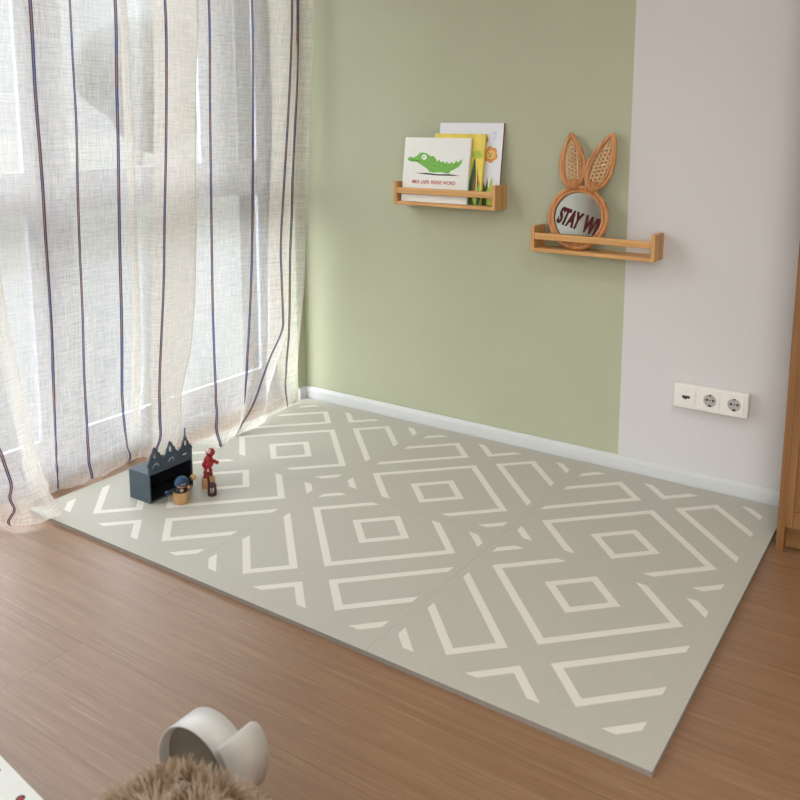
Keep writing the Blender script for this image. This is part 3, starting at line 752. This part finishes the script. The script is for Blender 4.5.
def crescent(y, z, r): return [(y+r*math.cos(a), z+r*math.sin(a)) for a in [PI*k/8 for k in range(9)]] + [(y+.55*r*math.cos(a), z+.62*r*math.sin(a)) for a in [PI*k/8 for k in range(8, -1, -1)]]
holes += [crescent(.028, .106, .014), crescent(.086, .108, .012), [(.128, .109), (.150, .109), (.148, .113), (.130, .113)]]
bm = bmesh.new(); es = []
for lp in [outer]+holes:
    vs = [bm.verts.new((bx1+ox-.005, by0+oy+y, z)) for y, z in lp]; es += [bm.edges.new((vs[i], vs[(i+1) % len(vs)])) for i in range(len(vs))]
r_ = bmesh.ops.triangle_fill(bm, use_beauty=True, use_dissolve=False, edges=es)
fs = [f for f in r_['geom'] if isinstance(f, bmesh.types.BMFace)]
ex = bmesh.ops.extrude_face_region(bm, geom=fs); bmesh.ops.translate(bm, vec=(.005, 0, 0), verts=[v for v in ex['geom'] if isinstance(v, bmesh.types.BMVert)])
obj('gabled_facade', bm, M_slate, tb)

pr = empty('wooden_figure', (-.594, -.4925, T)); tag(pr, 'squat wooden toy figure with a navy blue cap in front of the toy house', 'toy figure')
bm = bmesh.new(); lathe(bm, [(0, 0), (.0195, 0), (.0215, .003), (.0235, .020), (.0225, .033), (.0215, .036), (0, .036)]); obj('barrel_base', bm, M_toywood, pr)
bm = bmesh.new(); lathe(bm, [(0, .036), (.0205, .036), (.0225, .041), (.0215, .048), (.014, .054), (0, .054)]); obj('body', bm, M_black, pr)
bm = bmesh.new(); ball(bm, (.004, .0, .060), .0165, sx=1.0, sy=1.05, sz=.9); obj('head', bm, M_toywood, pr)
bm = bmesh.new(); ball(bm, (.001, .002, .0655), .0195, sx=.98, sy=1.1, sz=.85); lathe(bm, [(0, 0), (.0215, 0), (.0225, .003), (0, .005)], M=Matrix.Translation((.003, .001, .060)) @ Matrix.Rotation(math.radians(6), 4, 'Y')); obj('cap', bm, M_navy, pr)
for y, z in ((-.013, .047), (.013, .049)):
    bm = bmesh.new(); ball(bm, (.019, y, z), .0055, sx=.8, sy=1.1); obj('hand', bm, M_toywood, pr)
bm = bmesh.new(); tube(bm, [(.0, .014, .052), (-.004, .030, .056), (-.006, .044, .058)], .0045, 8); ar = obj('arm', bm, M_black, pr)
bm = bmesh.new(); ball(bm, (-.006, .054, .0590), .0098); obj('hand', bm, M_toywood, ar)
bm = bmesh.new(); tube(bm, [(.0, -.014, .050), (-.008, -.028, .046), (-.010, -.036, .044)], .0042, 8); ar = obj('arm', bm, M_black, pr)
bm = bmesh.new(); ball(bm, (-.012, -.042, .0430), .0065); o = obj('hand', bm, M_navy, ar); o['label'] = 'navy blue hand'

rf = empty('wooden_figure', (-.607, -.3715, T)); tag(rf, 'red jointed wooden figure standing on a pale round wooden base', 'toy figure')
bm = bmesh.new(); lathe(bm, [(0, 0), (.0195, 0), (.0205, .002), (.0205, .031), (.0195, .033), (0, .033)]); obj('round_base', bm, M_toywood, rf)
for y in (-.012, .011):
    bm = bmesh.new(); ball(bm, (0, y, .0395), .0068, sz=.95); tube(bm, [(0, y, .038), (0, y*.95, .052), (0, y*.7, .066)], .0050, 8); ball(bm, (0, y*.95, .053), .0062)
    obj('leg', bm, M_red, rf)
bm = bmesh.new(); ball(bm, (0, .0, .077), .0180, sx=.9, sy=1.05, sz=.85); ball(bm, (0, .003, .089), .0150, sx=.9, sy=1.0, sz=1.0); tube(bm, [(0, .003, .09), (0, .007, .106)], .0055, 10); obj('body', bm, M_red, rf)
bm = bmesh.new(); ball(bm, (0, .0125, .1105), .0135, sx=1, sy=1.12); hd = obj('head', bm, M_red, rf)
bm = bmesh.new(); ball(bm, (.0015, .002, .117), .0095, sx=1, sy=.9, sz=.75); o = obj('cap', bm, plain('pale pink paint', (.72, .50, .48), .4, .05, 60), hd); o['label'] = 'pale pink patch on the head'  # pale pink patch over the top of the head
for pts in ([(0, -.010, .090), (.004, -.020, .082), (.010, -.018, .070)], [(0, .011, .088), (.006, .021, .080), (.012, .027, .075)]):
    bm = bmesh.new(); tube(bm, pts, .0052, 8); ball(bm, pts[-1], .0062); ball(bm, pts[1], .0062); obj('arm', bm, M_red, rf)

la = empty('toy_lantern', (-.556, -.4045, T)); tag(la, 'tiny dark maroon barred cage with a tall post in front of the red figure', 'toy')
bm = bmesh.new(); lathe(bm, [(0, 0), (.0135, 0), (.014, .002), (.0125, .006), (0, .006)]); lathe(bm, [(0, .028), (.0125, .028), (.0135, .031), (.012, .036), (.006, .040), (0, .040)]); lathe(bm, [(0, .006), (.0055, .006), (.0055, .028), (0, .028)], mi=1)
obj('cage_body', bm, [M_maroon, M_plastic], la)
for k in range(8):
    a = 2*PI*k/8; bm = bmesh.new(); tube(bm, [(.0115*math.cos(a), .0115*math.sin(a), .005), (.0115*math.cos(a), .0115*math.sin(a), .030)], .0017, 6); obj('bar', bm, M_maroon, la)
bm = bmesh.new(); tube(bm, [(-.004, -.007, .034), (-.005, -.009, .055), (-.005, -.0085, .070)], .0042, 8, r1=.0036); ball(bm, (-.005, -.0085, .0715), .0048); obj('post', bm, M_maroon, la)

# ------------------------------------------------------------------ foreground
cu_ = empty('curled_band', (.331, -1.283, 0)); tag(cu_, 'smooth white curled band standing on the floor behind the fluffy cushion', 'band')
r_, hh = .083, .0865
M_band = plain('satin white plastic', (.74, .73, .70), .38, .01, 12)
path = []
for k in range(0, 97):
    deg = 20+k*4.09; a = math.radians(deg); rr = .0785+.0055*min(1, max(0, (deg-20)/180)) + .0095*min(1, max(0, (deg-330)/70))
    path.append((rr*math.cos(a), hh+rr*math.sin(a), .056+.030*min(1, max(0, (deg-290)/90))))
bm = bmesh.new(); th = .0022; rows = []
n = len(path)
for i, (x, z, wd) in enumerate(path):
    a, c = path[max(0, i-1)], path[min(n-1, i+1)]; t = Vector((c[0]-a[0], c[1]-a[1])).normalized(); nn = Vector((-t.y, t.x))*th/2
    e = 0.0
    j = n-1-i
    y1_ = wd; y0_ = 0
    if j < 3: y1_ = wd-.012*(1-math.sqrt(max(0, 1-((3-j)/3)**2)))
    q = [(x+nn.x, y0_, z+nn.y), (x+nn.x, y1_, z+nn.y), (x-nn.x, y1_, z-nn.y), (x-nn.x, y0_, z-nn.y)]
    rows.append([bm.verts.new((p[0], p[1], max(p[2], .0002))) for p in q])
for A, C in zip(rows, rows[1:]):
    for k in range(4): f = bm.faces.new((A[k], A[(k+1) % 4], C[(k+1) % 4], C[k])); f.smooth = k in (0, 2)
bm.faces.new(rows[0]); bm.faces.new(rows[-1][::-1])
obj('strip', bm, M_band, cu_)
bm = bmesh.new(); prism(bm, [(.0765*math.cos(2*PI*k/48), hh+.0765*math.sin(2*PI*k/48)) for k in range(48)], .016, .0185); o = obj('shade_disc', bm, plain('taupe inner shade', (.27, .245, .20), .8, .05, 60), cu_); o['label'] = 'added taupe disc for the shade inside the band'  # added disc, its dark colour stands in for shade inside the band

fu = empty('shaggy_cushion', (.522, -1.480, 0)); tag(fu, 'fluffy beige long-haired cushion at the bottom edge of the photo', 'cushion')
RXc, RYc, HC = .180, .150, .272
bm = bmesh.new(); res = bmesh.ops.create_uvsphere(bm, u_segments=40, v_segments=24, radius=1)
for v in bm.verts:
    z = v.co.z
    v.co = Vector((v.co.x*RXc, v.co.y*RYc, (.045+z*(HC-.045)) if z > 0 else max(.0005, .045+z*.06)))
    v.co += v.co.normalized()*.008*noise.noise(v.co*18) if v.co.z > .01 else Vector()
m, nt, out = new_mat('beige wool'); M_fur = m
geo = N(nt, 'TexCoord'); nz = N(nt, 'TexNoise', i_Scale=28.0, i_Detail=3.0); L(nt, geo.outputs['Object'], nz.inputs['Vector'])
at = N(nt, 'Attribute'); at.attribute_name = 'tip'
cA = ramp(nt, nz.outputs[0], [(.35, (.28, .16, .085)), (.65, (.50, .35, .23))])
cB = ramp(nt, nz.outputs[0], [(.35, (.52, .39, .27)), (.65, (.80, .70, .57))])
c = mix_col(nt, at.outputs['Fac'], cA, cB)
df = N(nt, 'BsdfDiffuse'); L(nt, c, df.inputs[0]); tr = N(nt, 'BsdfTranslucent'); L(nt, c, tr.inputs[0]); mx = N(nt, 'MixShader', i_0=.35); L(nt, df.outputs[0], mx.inputs[1]); L(nt, tr.outputs[0], mx.inputs[2]); L(nt, mx.outputs[0], out.inputs[0])
body = obj('cushion_body', bm, M_fur, fu, smooth=True)
bm = bmesh.new(); tipl = bm.verts.layers.float.new('tip'); rnd = random.Random(3)
for k in range(15000):
    u = rnd.random(); a = rnd.random()*2*PI; z = u
    s_ = math.sqrt(1-z*z); nrm = Vector((s_*math.cos(a)/RXc, s_*math.sin(a)/RYc, z/(HC-.045))).normalized()
    p = Vector((s_*math.cos(a)*RXc, s_*math.sin(a)*RYc, .045+z*(HC-.045)))
    cl = Vector((noise.noise(p*26), noise.noise(p*26+Vector((7, 0, 0))), noise.noise(p*26+Vector((0, 9, 0)))))
    d = (nrm*.8+cl*1.5+Vector((rnd.gauss(0, .25), rnd.gauss(0, .25), rnd.gauss(0, .25)))).normalized()
    ln = .020+.014*rnd.random(); sd = d.cross(Vector((rnd.random()-.5, rnd.random()-.5, rnd.random()-.5))).normalized()
    curl = (d.cross(sd)).normalized()*.006*(rnd.random()*2-1) + cl*.008
    pts = [p-nrm*.004, p+d*ln*.35+curl*.5, p+d*ln*.7+curl*1.1, p+d*ln+curl*.7-Vector((0, 0, .004))]
    ws = [.0008, .0007, .0005, .00015]
    vs = []
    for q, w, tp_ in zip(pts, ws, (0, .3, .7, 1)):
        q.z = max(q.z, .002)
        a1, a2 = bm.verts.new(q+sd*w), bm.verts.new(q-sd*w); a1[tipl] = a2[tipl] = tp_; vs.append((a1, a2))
    for A, C in zip(vs, vs[1:]):
        f = bm.faces.new((A[0], A[1], C[1], C[0])); f.smooth = True
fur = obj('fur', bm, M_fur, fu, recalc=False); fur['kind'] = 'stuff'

fb = empty('board_book', (-.05, -1.494, 0), (0, 0, math.radians(-6.5))); tag(fb, 'white board book with small red spots lying on the floor, bottom left corner', 'book')
bm = bmesh.new(); box(bm, -.16, -.11, .0102, .16, .11, .012, bev=.0007); box(bm, -.16, -.11, 0, .16, .11, .0018, bev=.0006); o1 = None
def spot(x, y, r, mi):
    z = .0123+.0001*mi
    f = bm.faces.new([bm.verts.new((x+r*math.cos(2*PI*k/16), y+r*math.sin(2*PI*k/16), z)) for k in range(16)]); f.material_index = mi
for x, y, r in ((.008, .090, .0048), (.100, .086, .0075), (.02, .03, .008), (-.09, .05, .007), (-.11, -.03, .007), (.06, -.04, .008), (-.02, -.06, .007)):
    spot(x, y, r, 1); spot(x, y, r*.55, 2)
obj('cover', bm, [M_cov_w, M_p_black, M_p_red], fb)
obj('pages', B(-.157, -.107, .0019, .157, .107, .0101), M_paper, fb)

# ------------------------------------------------------------------ light, sky, camera
w = bpy.data.worlds.new('sky'); sc.world = w; w.use_nodes = True; nt = w.node_tree; nt.nodes.clear()
tc = N(nt, 'TexCoord'); sp = N(nt, 'SeparateXYZ'); L(nt, tc.outputs['Generated'], sp.inputs[0])
bg = N(nt, 'Background', i_Strength=SKY)
up = ramp(nt, sp.outputs[2], [(.0, (.066, .070, .078)), (.14, (.085, .092, .104)), (.27, (.82, .875, .95)), (1.0, (.88, .94, 1.0))])
side = ramp(nt, math_n(nt, 'MULTIPLY', sp.outputs[1], -1.0), [(.25, (0, 0, 0)), (.8, FILL_SKY)])       # sky brightened towards -y, added fill through the rear window
L(nt, mix_col(nt, 1.0, up, side, 'ADD'), bg.inputs[0])
wo = N(nt, 'OutputWorld'); L(nt, bg.outputs[0], wo.inputs[0])
def portal(loc, rot, sx, sy):
    l = bpy.data.lights.new('window_portal', 'AREA'); l.shape = 'RECTANGLE'; l.size = sx; l.size_y = sy; l.cycles.is_portal = True
    o = bpy.data.objects.new('window_portal', l); link(o); o.location = loc; o.rotation_euler = rot
portal((-1.16, -1.00, 1.15), (0, -PI/2, 0), 2.3, 2.88)
portal((2.1, RY-.06, 1.35), (PI/2, 0, 0), 1.6, 1.9)
# unseen round ceiling lamp, added to fill the room with light
cl = empty('fill_lamp', (LAMP[0], LAMP[1], CZ)); tag(cl, 'unseen round white ceiling lamp added as fill light in the middle of the room', 'lamp')
bm = bmesh.new(); lathe(bm, [(0, 0), (.26, 0), (.26, -.05), (.245, -.05), (.245, -.012), (0, -.012)], seg=48); obj('fill_lamp_base', bm, M_trim, cl)
l = bpy.data.lights.new('fill_lamp_light', 'AREA'); l.shape = 'DISK'; l.size = .46; l.energy = FILL_LAMP_W; l.color = (1.0, .95, .90)
o = bpy.data.objects.new('fill_lamp_light', l); link(o, cl); o.location = (0, 0, -.045)

cam = bpy.data.cameras.new('camera'); co = bpy.data.objects.new('camera', cam); link(co); sc.camera = co
co.rotation_euler = Matrix(((0.835836, -0.093802, 0.540906), (0.548962, 0.134863, -0.824896), (0.004428, 0.986414, 0.164217))).to_euler()
co.location = (1.30399, -2.11468, 1.13518)
cam.sensor_fit = 'HORIZONTAL'; cam.sensor_width = 36; cam.lens = 36*850.774/800
cam.shift_x = (400-415.360)/800; cam.shift_y = (264.974-400)/800; cam.dof.use_dof = True; cam.dof.focus_distance = 2.8; cam.dof.aperture_fstop = 6.5; cam.clip_start = .02; cam.clip_end = 300
sc.view_settings.view_transform = 'Standard'; sc.view_settings.look = 'None'; sc.view_settings.gamma = 1; sc.view_settings.use_curve_mapping = False
sc.view_settings.exposure = EXPOSURE
sc.cycles.max_bounces = 10; sc.cycles.diffuse_bounces = 6; sc.cycles.transparent_max_bounces = 24
sc.cycles.caustics_reflective = False; sc.cycles.caustics_refractive = False; sc.cycles.sample_clamp_indirect = 6
sc.cycles.use_denoising = True
